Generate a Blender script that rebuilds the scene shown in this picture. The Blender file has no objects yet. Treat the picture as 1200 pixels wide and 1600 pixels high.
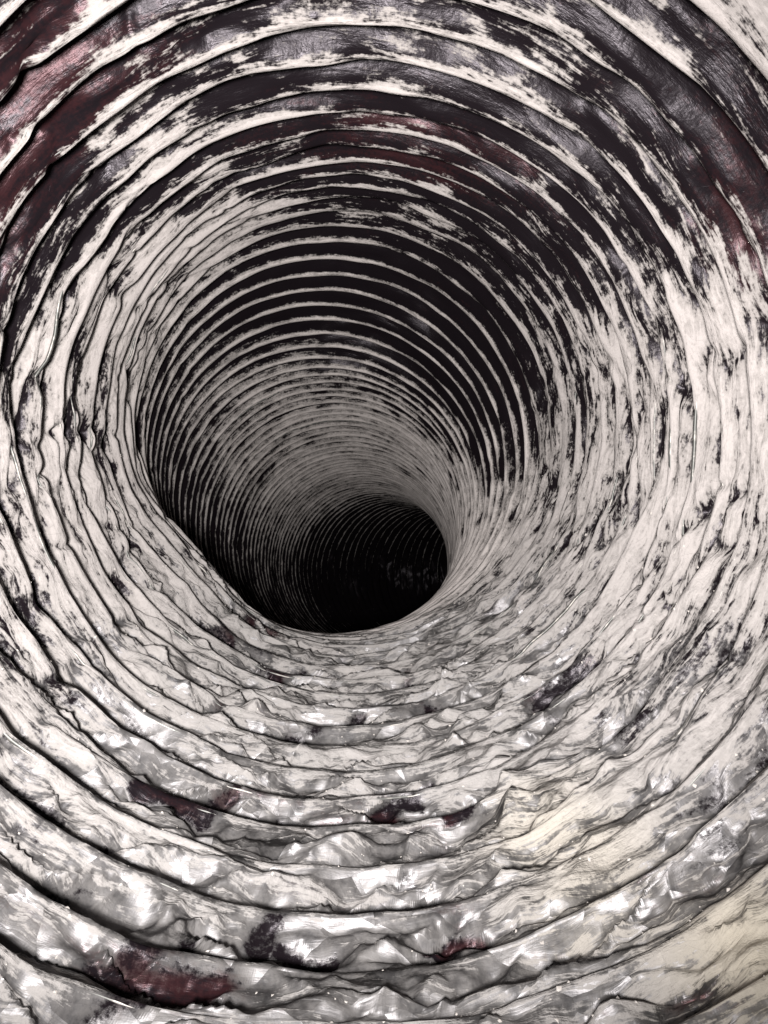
import bpy, math
import numpy as np

# ------------------------------------------------------------------ scene, camera, light
SC = bpy.context.scene
COL = SC.collection
R = 0.10                      # duct radius in metres
F = 1155.6                    # focal length in photo pixels (1200 x 1600)

cam = bpy.data.cameras.new('camera')
cam.sensor_width = 36.0
cam.lens = 26.0
cam.clip_start = 0.002
cam.clip_end = 50.0
camo = bpy.data.objects.new('camera', cam)
camo.location = (0, 0, 0)
camo.rotation_euler = (math.radians(90), 0, 0)      # looks along +Y
COL.objects.link(camo)
SC.camera = camo

w = bpy.data.worlds.new('World')
SC.world = w
w.use_nodes = True
w.node_tree.nodes['Background'].inputs[0].default_value = (0.90, 0.93, 1.0, 1)
w.node_tree.nodes['Background'].inputs[1].default_value = 0.32

fl = bpy.data.lights.new('flash', 'SPOT')
fl.spot_size = math.radians(88)
fl.spot_blend = 1.0
fl.energy = 9.0
fl.color = (1.0, 0.97, 0.945)
fl.shadow_soft_size = 0.010
flo = bpy.data.objects.new('flash', fl)
flo.location = (-0.13 * R, -0.28 * R, -0.03 * R)
flo.rotation_euler = (math.radians(95), 0, math.radians(0.5))
COL.objects.link(flo)

SC.view_settings.view_transform = 'Standard'
SC.view_settings.look = 'None'
SC.view_settings.exposure = 0.0
SC.view_settings.gamma = 1.0

SC.render.engine = 'CYCLES'
SC.cycles.max_bounces = 5
SC.cycles.diffuse_bounces = 3
SC.cycles.glossy_bounces = 3
SC.cycles.sample_clamp_indirect = 3.0

# ------------------------------------------------------------------ noise on the (angle, turn) sheet
def hsh(i, j, seed):
    h = (i.astype(np.int64) * 374761393 + j.astype(np.int64) * 668265263 + seed * 974634541) & 0xFFFFFFFF
    h = ((h ^ (h >> 13)) * 1274126177) & 0xFFFFFFFF
    h = ((h ^ (h >> 16)) * 2246822519) & 0xFFFFFFFF
    h = h ^ (h >> 15)
    return (h & 0xFFFFFF).astype(np.float32) / np.float32(0xFFFFFF)

def vnoise(a, t, n, m, seed):
    """value noise, a = angle in turns (period 1, n cells), t in turns of the coil (m cells per turn); -1..1"""
    x = a * n; y = t * m + seed * 7.31
    ix = np.floor(x); iy = np.floor(y)
    fx = (x - ix).astype(np.float32); fy = (y - iy).astype(np.float32)
    fx = fx * fx * (3 - 2 * fx); fy = fy * fy * (3 - 2 * fy)
    ix = ix.astype(np.int64); iy = iy.astype(np.int64)
    i0 = ix % n; i1 = (ix + 1) % n
    v00 = hsh(i0, iy, seed); v10 = hsh(i1, iy, seed); v01 = hsh(i0, iy + 1, seed); v11 = hsh(i1, iy + 1, seed)
    return 2 * ((v00 * (1 - fx) + v10 * fx) * (1 - fy) + (v01 * (1 - fx) + v11 * fx) * fy) - 1

def facet(a, t, n, m, seed):
    """crumple: linear interpolation over triangles of a lattice; -1..1"""
    x = a * n; y = t * m + seed * 3.77
    ix = np.floor(x); iy = np.floor(y)
    fx = (x - ix).astype(np.float32); fy = (y - iy).astype(np.float32)
    ix = ix.astype(np.int64); iy = iy.astype(np.int64)
    i0 = ix % n; i1 = (ix + 1) % n
    v00 = hsh(i0, iy, seed); v10 = hsh(i1, iy, seed); v01 = hsh(i0, iy + 1, seed); v11 = hsh(i1, iy + 1, seed)
    flip = hsh(i0, iy, seed + 99) > 0.5
    # diagonal one way or the other
    lo = fx > fy
    d1 = np.where(lo, v00 + (v10 - v00) * fx + (v11 - v10) * fy, v00 + (v11 - v01) * fx + (v01 - v00) * fy)
    gx = 1 - fx
    lo2 = gx > fy
    d2 = np.where(lo2, v10 + (v00 - v10) * gx + (v01 - v00) * fy, v10 + (v01 - v11) * gx + (v11 - v10) * fy)
    return 2 * np.where(flip, d2, d1) - 1

def sstep(e0, e1, x):
    u = np.clip((x - e0) / (e1 - e0), 0, 1)
    return u * u * (3 - 2 * u)

# ------------------------------------------------------------------ centre line of the duct
# (depth in duct radii, image column, image row) of the axis where the photo shows it
AXIS = [(-0.8, 640, 800), (0.15, 640, 790), (0.7, 600, 740), (1.2, 582, 712), (1.8, 567, 700), (2.3, 561, 692), (2.8, 555, 684), (3.3, 546, 680),
        (3.75, 530, 697), (4.3, 513, 738), (5.0, 508, 790), (6.0, 528, 835), (7.2, 550, 868), (8.4, 570, 882), (9.4, 590, 889),
        (10.3, 628, 894), (11.2, 690, 898), (12.0, 775, 900), (12.6, 900, 900), (13.0, 1060, 900), (13.2, 1240, 900)]
pts = []
for d, u, v in AXIS:
    k = max(d, 0.25) if d > 0 else 0.25
    pts.append(((u - 600) / F * k, d, -(v - 800) / F * k))
pts = np.array(pts) * R

def catmull(p, per=60):
    out = []
    q = np.vstack([2 * p[0] - p[1], p, 2 * p[-1] - p[-2]])
    for i in range(1, len(q) - 2):
        p0, p1, p2, p3 = q[i - 1], q[i], q[i + 1], q[i + 2]
        for k in range(per):
            u = k / per
            out.append(0.5 * ((2 * p1) + (-p0 + p2) * u + (2 * p0 - 5 * p1 + 4 * p2 - p3) * u * u + (-p0 + 3 * p1 - 3 * p2 + p3) * u ** 3))
    out.append(p[-1])
    return np.array(out)

cl = catmull(pts)
for _ in range(30):                                    # ease the spline
    cl[1:-1] = 0.25 * cl[:-2] + 0.5 * cl[1:-1] + 0.25 * cl[2:]
seg = np.linalg.norm(np.diff(cl, axis=0), axis=1)
arc = np.concatenate([[0], np.cumsum(seg)])
PITCH_NEAR, PITCH_FAR = 0.150 * R, 0.145 * R
# turn number as a function of arc length
pit = np.interp(arc, [0, 4 * R, 6 * R], [PITCH_NEAR, PITCH_NEAR, PITCH_FAR])
turn = np.concatenate([[0], np.cumsum(seg / (0.5 * (pit[1:] + pit[:-1])))])
NT = turn[-1]
TT = np.linspace(0, NT, 4000)
CT = np.stack([np.interp(TT, turn, cl[:, i]) for i in range(3)], 1)
TG = np.gradient(CT, TT, axis=0); TG /= np.linalg.norm(TG, axis=1, keepdims=True)
for _ in range(60):
    TG[1:-1] = 0.25 * TG[:-2] + 0.5 * TG[1:-1] + 0.25 * TG[2:]
TG /= np.linalg.norm(TG, axis=1, keepdims=True)
UP = np.array([0, 0, 1.0]) - TG * TG[:, 2:3]
UP /= np.linalg.norm(UP, axis=1, keepdims=True)
RT = np.cross(TG, UP)
DEPTH = CT[:, 1] / R                                    # depth of the axis in radii

def lut(t, table):
    t = np.clip(t, 0, NT)
    if table.ndim == 1:
        return np.interp(t, TT, table)
    return np.stack([np.interp(t, TT, table[:, i]) for i in range(table.shape[1])], -1)

T_LIP = float(np.interp(3.45, DEPTH, TT))

def ang(a, centre, width):
    """bump round an angle (degrees, 0 = right, 90 = top)"""
    d = (a * 360 - centre + 180) % 360 - 180
    return np.exp(-(d / width) ** 2)

# ------------------------------------------------------------------ the surface
def surface(a, s, full=True):
    """a: angle in turns, s: place across the coil (integer on a wire); returns points and masks"""
    t = s + a
    dep = lut(t, DEPTH)
    near = 1 - sstep(3.0, 4.2, dep)                     # before the bend
    floor = np.clip(ang(a, 270, 62) , 0, 1)
    roof = ang(a, 80, 62)
    side = np.clip(1 - floor - roof, 0, 1)
    x = s - np.round(s)
    crump = near * np.clip(ang(a, 268, 58) * 1.25 + 0.20 * side * (1 - ang(a, 45, 40)), 0, 1)
    # wandering wires
    wob = (0.22 * vnoise(a, t, 5, 0.45, 1) + 0.13 * vnoise(a, t, 13, 0.9, 2)) * (0.30 + 0.45 * crump)
    wob = wob + 0.045 * vnoise(a, t, 31, 1.6, 3) * crump + 0.035 * vnoise(a, t, 40, 2.0, 4) * (1 - roof)
    # foil between two wires
    ax = np.abs(x) * 2
    tip = (np.sqrt(ax * ax + 0.035) - 0.187) / 0.83
    rnd = 0.5 - 0.5 * np.cos(np.pi * ax)
    g = tip * (1 - 0.45 * crump) + rnd * 0.45 * crump
    amp = (0.112 * roof + 0.072 * side + 0.016 * floor) * near + 0.076 * (1 - near)
    amp = amp * (1 + 0.28 * vnoise(a, t, 9, 0.8, 5) + 0.18 * vnoise(a, t, 23, 1.1, 6))
    rr = 1 + amp * g - 0.05 - 0.011 * crump * np.exp(-(ax / 0.11) ** 2)
    # long wrinkles that follow the coil, and folds across it
    sk = vnoise(a, t, 7, 0.7, 8)
    wr = vnoise(a, t + 0.5 * sk, 26, 4.0, 9) + 0.6 * vnoise(a, t + 0.3 * sk, 60, 8.0, 10)
    rr = rr + 0.016 * wr * (0.35 + 0.65 * ax) * (0.7 + 0.6 * near)
    obl = vnoise(a + 0.035 * t, t, 48, 1.8, 11)
    rr = rr + 0.006 * (1 - np.abs(obl)) * side * (0.4 + near) * ax
    aw = a + 0.006 * vnoise(a, t, 22, 1.2, 12) + 0.002 * vnoise(a, t, 60, 4, 13)
    tw = t + 0.25 * vnoise(a, t, 18, 1.0, 14) + 0.04 * vnoise(a, t, 50, 4, 15)
    f1 = facet(aw, tw, 30, 1.2, 20)
    f2 = facet(aw + 0.013, tw + 1.3 * np.sin(4 * math.pi * a), 70, 2.6, 21)
    f3 = facet(aw, tw, 150, 6.0, 22)
    body = 0.14 + 0.86 * sstep(0.05, 0.45, ax)
    rr = rr + crump * body * (0.029 * f1 + 0.021 * f2 + 0.010 * f3 + 0.0015 * facet(aw, tw, 300, 9.0, 23))
    d1 = vnoise(a + 0.045 * t, t, 20, 0.55, 24); d2 = vnoise(a - 0.06 * t, t, 26, 0.7, 25); d3 = vnoise(a - 0.02 * t, t, 44, 1.6, 26)
    fold = np.exp(-np.abs(d1) / 0.11) + 0.8 * np.exp(-np.abs(d2) / 0.11) + 0.5 * np.exp(-np.abs(d3) / 0.14)
    rr = rr - 0.024 * crump * body * (fold - 0.6)
    rr = rr + (1 - crump) * 0.006 * f2 * body * (1 - roof)
    # sharp secondary folds that run along and merge with the pleats
    gn = vnoise(a, t + 0.7 * sk, 11, 1.9, 16) + 0.35 * vnoise(a, t, 34, 5.0, 17)
    gv = np.exp(-(gn / 0.12) ** 2) * np.clip(side * 1.2 + 0.12 * floor, 0, 1) * (1 - 0.85 * np.clip(ang(a, 60, 38), 0, 1)) * (0.35 + 0.65 * near)
    gm = vnoise(a, t - 0.5 * sk, 17, 3.3, 18) + 0.3 * vnoise(a, t, 50, 8.0, 19)
    gv2 = np.exp(-(gm / 0.11) ** 2) * np.clip(side * 1.2 + 0.05 * floor, 0, 1) * near * (1 - 0.85 * np.clip(ang(a, 60, 38), 0, 1))
    rr = rr + 0.022 * gv + 0.012 * gv2
    rr = rr - 0.10 * ang(a, 219, 25) * sstep(2.5, 3.25, dep) * (1 - sstep(3.4, 3.9, dep))
    # the duct is slightly out of round
    rr = rr + 0.015 * vnoise(a, t, 4, 0.2, 30)
    te = t + wob
    C = lut(te, CT); U = lut(te, UP); V = lut(te, RT)
    th = a * 2 * math.pi
    P = C + (rr * R)[..., None] * (np.cos(th)[..., None] * V + np.sin(th)[..., None] * U)
    if not full:
        return P
    # ---- how much dust lies where, thinned where shade is painted
    far = sstep(3.3, 3.8, dep)
    ridge = 1 - sstep(0.03 + 0.04 * far, 0.30 + 0.10 * far, ax)
    big = vnoise(a, t, 6, 0.30, 40) * 0.6 + vnoise(a, t, 15, 0.6, 41) * 0.4
    streak = vnoise(a, t + 0.4 * sk, 20, 3.5, 42) * 0.6 + vnoise(a, t, 55, 7, 43) * 0.4
    bare = near * np.clip(0.70 * ang(a, 140, 30) * (1 - sstep(2.0, 3.0, dep)) + 0.74 * ang(a, 46, 30)
                          + (0.34 + 0.52 * sstep(1.7, 2.1, dep)) * ang(a, 92, 32), 0, 1.05)
    bare = np.maximum(bare, 0.75 * ang(a, 45, 50) * sstep(2.2, 3.2, dep) * (1 - sstep(4.5, 6.0, dep)))
    white = np.clip(0.8 * ang(a, 52, 16) * (1 - sstep(1.0, 1.6, dep)), 0, 1)
    # past the bend: bare valleys overhead at first, foil bared low left and far in to paint shade
    bare_shade_far = far * np.clip(1.0 * ang(a, 80, 60) * (1 - 0.82 * sstep(3.9, 4.8, dep)) + 1.0 * ang(a, 212, 54) * sstep(3.2, 3.8, dep)
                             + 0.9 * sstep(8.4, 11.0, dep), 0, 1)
    dust = 0.82 - 0.74 * bare + 0.52 * bare * ridge - 0.66 * bare_shade_far * (1 - ridge) + 0.10 * ridge + 0.20 * big + (0.28 + 0.34 * bare) * streak + 0.20 * bare * near * sstep(0.1, 0.8, -wr) + 0.5 * white
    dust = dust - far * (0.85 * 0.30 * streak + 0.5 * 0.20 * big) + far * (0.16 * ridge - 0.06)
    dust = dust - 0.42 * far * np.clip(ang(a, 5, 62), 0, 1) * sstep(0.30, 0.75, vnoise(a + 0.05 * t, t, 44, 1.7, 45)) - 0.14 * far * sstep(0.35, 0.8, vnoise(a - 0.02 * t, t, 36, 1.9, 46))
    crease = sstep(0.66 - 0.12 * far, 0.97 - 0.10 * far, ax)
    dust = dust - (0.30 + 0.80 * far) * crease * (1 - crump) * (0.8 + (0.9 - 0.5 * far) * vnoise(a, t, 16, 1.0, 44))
    dust = dust - 0.42 * gv - 0.26 * gv2 + 0.07 * side
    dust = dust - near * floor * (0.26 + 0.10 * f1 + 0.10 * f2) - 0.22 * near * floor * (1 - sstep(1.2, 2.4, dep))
    dust = dust - 0.34 * sstep(8.4, 11.0, dep) - 0.46 * ang(a, 210, 56) * sstep(3.4, 4.2, dep) - (0.14 + 0.14 * roof) * sstep(0.15, 0.8, wr) * (0.4 + 0.6 * ax) * (1 - 0.6 * floor)  # dust dropped low left and far in, painting the lip's shade and dark bore
    dust = dust - 0.34 * near * ang(a, 142, 24) * (1 - sstep(1.6, 2.2, dep))
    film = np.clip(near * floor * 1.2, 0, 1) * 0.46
    cream = near * (ang(a, 298, 9) * sstep(1.1, 1.35, dep) * (1 - sstep(1.55, 1.8, dep))
                    + 0.8 * ang(a, 308, 9) * (1 - sstep(1.15, 1.4, dep))) * (0.45 + 0.45 * vnoise(a, t, 14, 0.8, 52))
    dust = dust + 0.45 * cream
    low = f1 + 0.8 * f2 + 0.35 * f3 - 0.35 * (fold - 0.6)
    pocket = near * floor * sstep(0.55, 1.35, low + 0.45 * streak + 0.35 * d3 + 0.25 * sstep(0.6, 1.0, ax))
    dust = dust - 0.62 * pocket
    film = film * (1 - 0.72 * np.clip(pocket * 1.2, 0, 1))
    soft = 0.5 + 0.5 * vnoise(a, t, 19, 1.1, 51)
    red = near * (0.95 * ang(a, 140, 26) * (1 - sstep(1.7, 2.2, dep)) + 0.75 * ang(a, 30, 14) * (1 - sstep(1.7, 2.1, dep))
                  + 0.6 * ang(a, 80, 30) * sstep(2.0, 2.4, dep) * (1 - sstep(2.7, 3.1, dep)))
    red = np.clip(red + near * floor * (1.2 * vnoise(a, t, 27, 1.6, 50) + 0.30 * ang(a, 240, 30) + 0.1) * (0.42 + 0.5 * pocket), 0, 1) * (0.5 + 0.5 * soft)
    rf = near * floor * sstep(0.25, 0.7, red)
    dust = dust - 0.28 * rf
    film = film * (1 - 0.55 * rf)
    return P, dust, film, red, cream, far

# ------------------------------------------------------------------ materials
def nd(nt, kind, loc=(0, 0), **kw):
    n = nt.nodes.new(kind); n.location = loc
    for k, v in kw.items():
        setattr(n, k, v)
    return n

def math_node(nt, op, a, b=None, c=None, clamp=False):
    n = nt.nodes.new('ShaderNodeMath'); n.operation = op; n.use_clamp = clamp
    for i, v in enumerate((a, b, c)):
        if v is None: continue
        if isinstance(v, (int, float)): n.inputs[i].default_value = v
        else: nt.links.new(v, n.inputs[i])
    return n.outputs[0]

def mixc(nt, f, a, b):
    n = nt.nodes.new('ShaderNodeMix'); n.data_type = 'RGBA'
    for i, v in ((0, f), (6, a), (7, b)):
        if isinstance(v, (int, float)): n.inputs[i].default_value = v
        elif isinstance(v, tuple): n.inputs[i].default_value = (*v, 1)
        else: nt.links.new(v, n.inputs[i])
    return n.outputs[2]

def smooth(nt, x, e0, e1):
    n = nt.nodes.new('ShaderNodeMapRange'); n.interpolation_type = 'SMOOTHSTEP'
    nt.links.new(x, n.inputs[0]); n.inputs[1].default_value = e0; n.inputs[2].default_value = e1
    return n.outputs[0]

def noise(nt, vec, scale, detail=4, rough=0.55):
    n = nt.nodes.new('ShaderNodeTexNoise')
    nt.links.new(vec, n.inputs['Vector']); n.inputs['Scale'].default_value = scale
    n.inputs['Detail'].default_value = detail; n.inputs['Roughness'].default_value = rough
    return n.outputs['Fac']

def foil_material():
    m = bpy.data.materials.new('dusty_foil'); m.use_nodes = True
    nt = m.node_tree; nt.nodes.clear(); L = nt.links
    out = nd(nt, 'ShaderNodeOutputMaterial')
    at = {k: nd(nt, 'ShaderNodeAttribute', attribute_name=k).outputs['Fac'] for k in ('dust', 'film', 'red', 'cream', 'calm')}
    sheet = nd(nt, 'ShaderNodeAttribute', attribute_name='sheet').outputs['Vector']     # (cos, sin, turn): long along the coil
    pos = nd(nt, 'ShaderNodeTexCoord').outputs['Object']
    fine = noise(nt, pos, 900, 5, 0.65)
    mid = noise(nt, pos, 210, 4, 0.6)
    stretch = noise(nt, sheet, 7.0, 7, 0.72)
    grain = noise(nt, pos, 1600, 2, 0.5)
    # broken edge of the dust
    e = math_node(nt, 'ADD', at['dust'], math_node(nt, 'MULTIPLY', math_node(nt, 'SUBTRACT', fine, 0.5), 0.60))
    e = math_node(nt, 'ADD', e, math_node(nt, 'MULTIPLY', math_node(nt, 'MULTIPLY', math_node(nt, 'SUBTRACT', stretch, 0.5), 1.15), at['calm']))
    e = math_node(nt, 'ADD', e, math_node(nt, 'MULTIPLY', math_node(nt, 'SUBTRACT', mid, 0.5), 0.55))
    st2 = noise(nt, sheet, 24.0, 4, 0.65)
    e = math_node(nt, 'ADD', e, math_node(nt, 'MULTIPLY', math_node(nt, 'MULTIPLY', math_node(nt, 'SUBTRACT', st2, 0.5), 1.5), at['calm']))
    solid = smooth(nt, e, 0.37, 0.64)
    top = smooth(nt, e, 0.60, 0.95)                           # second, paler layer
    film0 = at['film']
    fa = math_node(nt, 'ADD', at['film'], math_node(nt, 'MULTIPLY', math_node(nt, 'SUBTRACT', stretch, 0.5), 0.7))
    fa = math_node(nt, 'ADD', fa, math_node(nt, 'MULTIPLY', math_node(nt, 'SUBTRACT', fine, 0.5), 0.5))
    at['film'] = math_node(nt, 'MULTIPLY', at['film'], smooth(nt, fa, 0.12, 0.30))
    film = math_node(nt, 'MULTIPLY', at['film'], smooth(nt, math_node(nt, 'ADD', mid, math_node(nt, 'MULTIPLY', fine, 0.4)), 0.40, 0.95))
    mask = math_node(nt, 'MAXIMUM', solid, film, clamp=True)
    c1 = mixc(nt, fine, (0.25, 0.228, 0.218), (0.33, 0.303, 0.292))
    c2 = mixc(nt, grain, (0.34, 0.310, 0.299), (0.43, 0.394, 0.382))
    far_lift = mixc(nt, grain, (0.52, 0.475, 0.457), (0.62, 0.57, 0.55))  # dust colour brightened past the bend to offset the flash falloff
    c2 = mixc(nt, math_node(nt, 'MULTIPLY', math_node(nt, 'SUBTRACT', 1.0, at['calm']), 2.0), c2, far_lift)
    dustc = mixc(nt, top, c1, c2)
    dustc = mixc(nt, math_node(nt, 'MULTIPLY', film0, 1.45), dustc, (0.27, 0.26, 0.255))  # thin dust film on the near floor, darkened to offset the close flash
    dustc = mixc(nt, at['cream'], dustc, (0.56, 0.50, 0.395))
    db = nd(nt, 'ShaderNodeBsdfPrincipled')
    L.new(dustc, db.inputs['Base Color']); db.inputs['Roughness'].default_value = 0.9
    db.inputs['Specular IOR Level'].default_value = 0.15
    fb = nd(nt, 'ShaderNodeBsdfPrincipled')
    redm = smooth(nt, math_node(nt, 'ADD', at['red'], math_node(nt, 'MULTIPLY', math_node(nt, 'ADD', math_node(nt, 'SUBTRACT', stretch, 0.5), math_node(nt, 'MULTIPLY', math_node(nt, 'SUBTRACT', fine, 0.5), 0.5)), 2.2)), 0.20, 0.85)
    fc = mixc(nt, math_node(nt, 'MULTIPLY', at['film'], 1.6), (0.008, 0.006, 0.0075), (0.19, 0.185, 0.19))  # foil near black, silver on the floor: its reflections put into the colour
    fc = mixc(nt, redm, fc, (0.022, 0.0085, 0.0098))
    L.new(fc, fb.inputs['Base Color'])
    fb.inputs['Specular Tint'].default_value = (0.3, 0.3, 0.31, 1); fb.inputs['Specular IOR Level'].default_value = 0.08
    L.new(math_node(nt, 'ADD', 0.10, math_node(nt, 'MULTIPLY', at['film'], 1.6)), fb.inputs['Metallic'])
    L.new(math_node(nt, 'ADD', math_node(nt, 'MULTIPLY', at['film'], 0.50), math_node(nt, 'ADD', 0.12, math_node(nt, 'MULTIPLY', mid, 0.22))), fb.inputs['Roughness'])
    # fine relief
    hb = math_node(nt, 'ADD', math_node(nt, 'MULTIPLY', solid, 0.55), math_node(nt, 'MULTIPLY', top, 0.35))
    hb = math_node(nt, 'ADD', hb, math_node(nt, 'MULTIPLY', grain, 0.30))
    hb = math_node(nt, 'ADD', hb, math_node(nt, 'MULTIPLY', fine, 0.7))
    vo = nd(nt, 'ShaderNodeTexVoronoi'); vo.inputs['Scale'].default_value = 170
    L.new(pos, vo.inputs['Vector'])
    kink = math_node(nt, 'MULTIPLY', vo.outputs['Distance'], math_node(nt, 'MULTIPLY', at['film'], 1.8))
    hb = math_node(nt, 'ADD', hb, kink)
    # flat tilted facets of crumpled foil
    flat = nd(nt, 'ShaderNodeVectorMath', operation='MULTIPLY'); L.new(sheet, flat.inputs[0]); flat.inputs[1].default_value = (R * 0.9, R * 0.9, 0.15 * R * 1.25)
    flat = flat.outputs[0]
    def facets(scale, k):
        v = nd(nt, 'ShaderNodeTexVoronoi'); v.inputs['Scale'].default_value = scale
        wv = nt.nodes.new('ShaderNodeTexNoise'); wv.inputs['Scale'].default_value = scale * 0.8; wv.inputs['Detail'].default_value = 1
        L.new(flat, wv.inputs['Vector'])
        ws = nd(nt, 'ShaderNodeVectorMath', operation='MULTIPLY_ADD'); ws.inputs[1].default_value = (0.35 / scale,) * 3
        L.new(wv.outputs['Color'], ws.inputs[0]); L.new(flat, ws.inputs[2])
        L.new(ws.outputs[0], v.inputs['Vector'])
        sub = nd(nt, 'ShaderNodeVectorMath', operation='SUBTRACT'); L.new(ws.outputs[0], sub.inputs[0]); L.new(v.outputs['Position'], sub.inputs[1])
        ctr = nd(nt, 'ShaderNodeVectorMath', operation='SUBTRACT'); L.new(v.outputs['Color'], ctr.inputs[0]); ctr.inputs[1].default_value = (0.5, 0.5, 0.5)
        dot = nd(nt, 'ShaderNodeVectorMath', operation='DOT_PRODUCT'); L.new(sub.outputs[0], dot.inputs[0]); L.new(ctr.outputs[0], dot.inputs[1])
        return math_node(nt, 'MULTIPLY', dot.outputs['Value'], k)
    fh = math_node(nt, 'ADD', facets(75, 1.0), facets(190, 0.65))
    fh = math_node(nt, 'MULTIPLY', fh, math_node(nt, 'MULTIPLY', film0, 2.0))
    bfac = nd(nt, 'ShaderNodeBump'); bfac.inputs['Strength'].default_value = 1.0; bfac.inputs['Distance'].default_value = 1.0
    L.new(fh, bfac.inputs['Height'])
    bd = nd(nt, 'ShaderNodeBump'); bd.inputs['Strength'].default_value = 0.55; bd.inputs['Distance'].default_value = 0.0006
    L.new(hb, bd.inputs['Height']); L.new(bfac.outputs[0], bd.inputs['Normal']); L.new(bd.outputs[0], db.inputs['Normal'])
    bf = nd(nt, 'ShaderNodeBump'); bf.inputs['Strength'].default_value = 0.25; bf.inputs['Distance'].default_value = 0.0005
    L.new(math_node(nt, 'ADD', math_node(nt, 'ADD', mid, math_node(nt, 'MULTIPLY', kink, 1.5)), math_node(nt, 'MULTIPLY', st2, 0.7)), bf.inputs['Height']); L.new(bfac.outputs[0], bf.inputs['Normal']); L.new(bf.outputs[0], fb.inputs['Normal'])
    mx = nd(nt, 'ShaderNodeMixShader')
    L.new(mask, mx.inputs[0]); L.new(fb.outputs[0], mx.inputs[1]); L.new(db.outputs[0], mx.inputs[2])
    L.new(mx.outputs[0], out.inputs[0])
    return m

def wire_material():
    m = bpy.data.materials.new('steel_wire'); m.use_nodes = True
    nt = m.node_tree; b = nt.nodes['Principled BSDF']
    pos = nd(nt, 'ShaderNodeTexCoord').outputs['Object']
    n = noise(nt, pos, 300, 4, 0.6)
    c = mixc(nt, smooth(nt, n, 0.45, 0.6), (0.10, 0.10, 0.095), (0.24, 0.225, 0.21))
    nt.links.new(c, b.inputs['Base Color'])
    b.inputs['Metallic'].default_value = 0.6; b.inputs['Roughness'].default_value = 0.5
    return m

def crumb_material():
    m = bpy.data.materials.new('dry_dust'); m.use_nodes = True
    nt = m.node_tree; b = nt.nodes['Principled BSDF']
    pos = nd(nt, 'ShaderNodeTexCoord').outputs['Object']
    c = mixc(nt, noise(nt, pos, 500, 3, 0.6), (0.36, 0.33, 0.31), (0.56, 0.52, 0.49))
    nt.links.new(c, b.inputs['Base Color']); b.inputs['Roughness'].default_value = 0.95
    return m

M_FOIL = foil_material(); M_WIRE = wire_material(); M_CRUMB = crumb_material()

# ------------------------------------------------------------------ the duct
root = bpy.data.objects.new('flexible_duct', None)
COL.objects.link(root)
root.empty_display_size = 0.05
root['label'] = 'ribbed silver foil flexible duct caked inside with pale grey dust'
root['category'] = 'duct'

def grid_mesh(name, P, Nrm, mat, attrs):
    ns, na = P.shape[:2]
    me = bpy.data.meshes.new(name)
    me.vertices.add(ns * na)
    me.vertices.foreach_set('co', P.reshape(-1).astype(np.float32))
    idx = np.arange(ns * na, dtype=np.int32).reshape(ns, na)
    q = np.stack([idx[:-1, :-1], idx[:-1, 1:], idx[1:, 1:], idx[1:, :-1]], -1).reshape(-1, 4)
    nf = len(q)
    me.loops.add(nf * 4); me.loops.foreach_set('vertex_index', q.reshape(-1))
    me.polygons.add(nf)
    me.polygons.foreach_set('loop_start', np.arange(0, nf * 4, 4, dtype=np.int32))
    me.polygons.foreach_set('use_smooth', np.ones(nf, dtype=bool))
    me.update(calc_edges=True)
    for k, v in attrs.items():
        if v.ndim == 3:
            at = me.attributes.new(k, 'FLOAT_VECTOR', 'POINT'); at.data.foreach_set('vector', v.reshape(-1).astype(np.float32))
        else:
            at = me.attributes.new(k, 'FLOAT', 'POINT'); at.data.foreach_set('value', v.reshape(-1).astype(np.float32))
    if Nrm is not None:
        me.normals_split_custom_set_from_vertices(Nrm.reshape(-1, 3))
    me.materials.append(mat)
    return me

k_last = int(NT) - 2
k_fine = int(T_LIP) + 1
crumb_src = []
def tier(k):
    if k <= k_fine: return 1500
    return 750 if lut(np.array(float(k)), DEPTH) < 7.5 else 375
for k in range(1, k_last):
    fine_turn = k <= k_fine
    ns, na = (22, 1500) if fine_turn else (14, tier(k))
    ds = 1.0 / ns
    s = np.linspace(k - 0.5 - ds, k + 0.5 + ds, ns + 3)
    a = np.arange(-1, na + 2) / na
    A, S = np.meshgrid(a, s)
    P, dust, film, red, cream, far = surface(A, S)
    dA = P[1:-1, 2:] - P[1:-1, :-2]; dS = P[2:, 1:-1] - P[:-2, 1:-1]
    N = np.cross(dA, dS); N /= np.linalg.norm(N, axis=-1, keepdims=True) + 1e-12
    c = (slice(1, -1), slice(1, -1))
    P = P[c].copy()
    nb = tier(k + 1)
    if nb != na:                                         # meets the coarser turns without gaps
        aa = np.arange(0, nb + 1) / nb
        E = surface(aa[None, :], np.full((1, nb + 1), k + 0.5), full=False)[0]
        P[-1] = np.stack([np.interp(np.arange(na + 1) / na, aa, E[:, i]) for i in range(3)], -1)
    Ai, Si = A[c], S[c]
    th = Ai * 2 * math.pi
    sheet = np.stack([np.cos(th) * 0.6, np.sin(th) * 0.6, (Si + Ai) * 1.0], -1)
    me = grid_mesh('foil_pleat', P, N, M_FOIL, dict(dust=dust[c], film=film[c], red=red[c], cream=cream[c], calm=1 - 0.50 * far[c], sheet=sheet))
    o = bpy.data.objects.new('foil_pleat', me)
    o.parent = root
    COL.objects.link(o)
    if fine_turn:
        crumb_src.append((P, N, dust[c], Ai))

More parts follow.
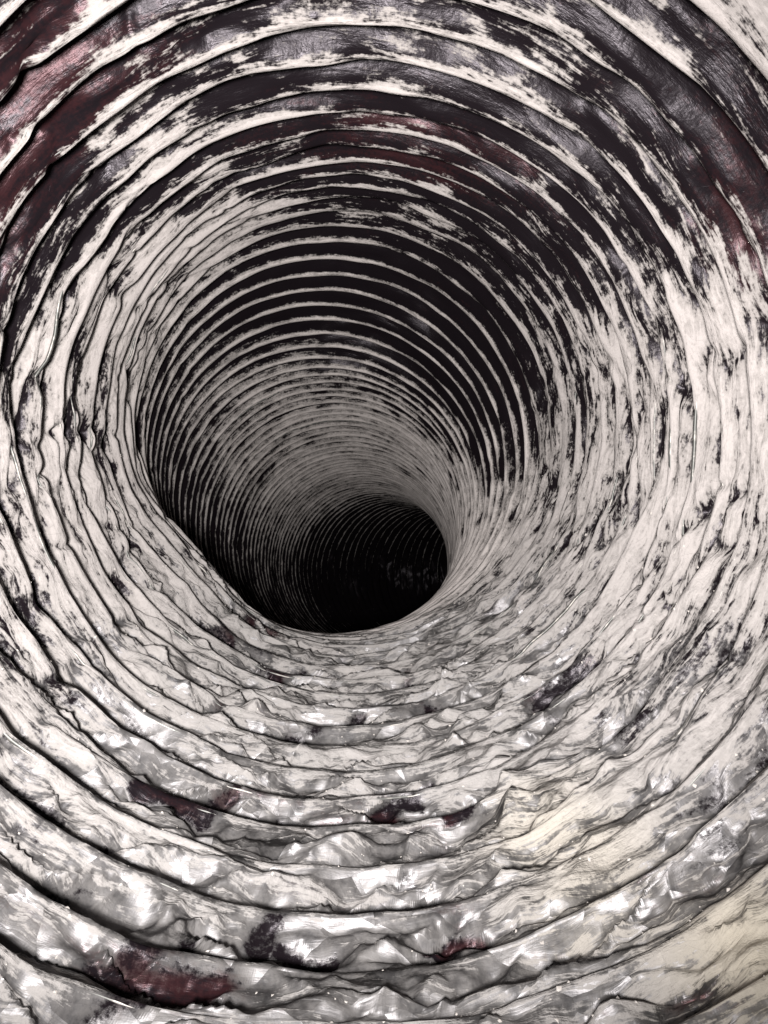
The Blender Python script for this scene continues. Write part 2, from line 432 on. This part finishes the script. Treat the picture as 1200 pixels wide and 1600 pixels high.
# wire that holds the coil open, mostly wrapped in the foil
def wire():
    n = int((k_last - 2) * 220)
    u = np.linspace(1.0, k_last - 1.0, n)                # s + a along the wire
    a = u - np.floor(u); s = np.floor(u)
    Pw = surface(a[None, :], s[None, :], full=False)[0]
    t = s + a
    C = lut(t, CT)
    rad = Pw - C; rl = np.linalg.norm(rad, axis=1, keepdims=True); rad /= rl
    show = vnoise(a, t, 9, 0.7, 70)
    Pw = Pw + rad * ((0.010 - 0.012 * sstep(0.74, 0.95, show)) * R)[:, None]
    Tn = np.gradient(Pw, axis=0); Tn /= np.linalg.norm(Tn, axis=1, keepdims=True)
    B = np.cross(Tn, rad)
    ph = np.linspace(0, 2 * math.pi, 7)
    G = Pw[:, None, :] + 0.006 * R * (np.cos(ph)[None, :, None] * rad[:, None, :] + np.sin(ph)[None, :, None] * B[:, None, :])
    me = grid_mesh('wire_coil', G, None, M_WIRE, {})
    o = bpy.data.objects.new('wire_coil', me); o.parent = root; COL.objects.link(o)
wire()

# flakes of dust that have come loose and lie on the foil
def crumbs(count=2600):
    rng = np.random.default_rng(5)
    V = []; Fc = []
    while len(Fc) < count * 10:
        P, N, D, A = crumb_src[rng.integers(len(crumb_src))]
        i = rng.integers(P.shape[0]); j = rng.integers(P.shape[1])
        an = A[i, j] * 360
        if not (185 < an < 355) or D[i, j] < 0.3:
            continue
        n = N[i, j]; c = P[i, j]
        if np.dot(n, -c + np.array([0, c[1], 0])) < 0: n = -n
        r = 0.00018 + 0.00035 * rng.random() ** 3
        e1 = np.cross(n, rng.normal(size=3)); e1 /= np.linalg.norm(e1); e2 = np.cross(n, e1)
        b = len(V)
        kk = 5
        for q in range(kk):
            f = 2 * math.pi * q / kk + rng.random()
            rr = r * (0.5 + 0.8 * rng.random())
            V.append(c + rr * (math.cos(f) * e1 + math.sin(f) * e2) + n * r * 0.2 * rng.random())
        V.append(c + n * r * (0.4 + 0.7 * rng.random())); V.append(c - n * r * 0.3)
        for q in range(kk):
            Fc.append((b + q, b + (q + 1) % kk, b + 4)); Fc.append((b + (q + 1) % kk, b + q, b + 5))
    me = bpy.data.meshes.new('dust_crumbs')
    me.from_pydata([tuple(v) for v in V], [], Fc); me.materials.append(M_CRUMB)
    o = bpy.data.objects.new('dust_crumbs', me)
    o['kind'] = 'stuff'; o['label'] = 'loose pale dust crumbs lying on the crumpled foil floor of the duct'; o['category'] = 'dust'
    COL.objects.link(o)
crumbs()
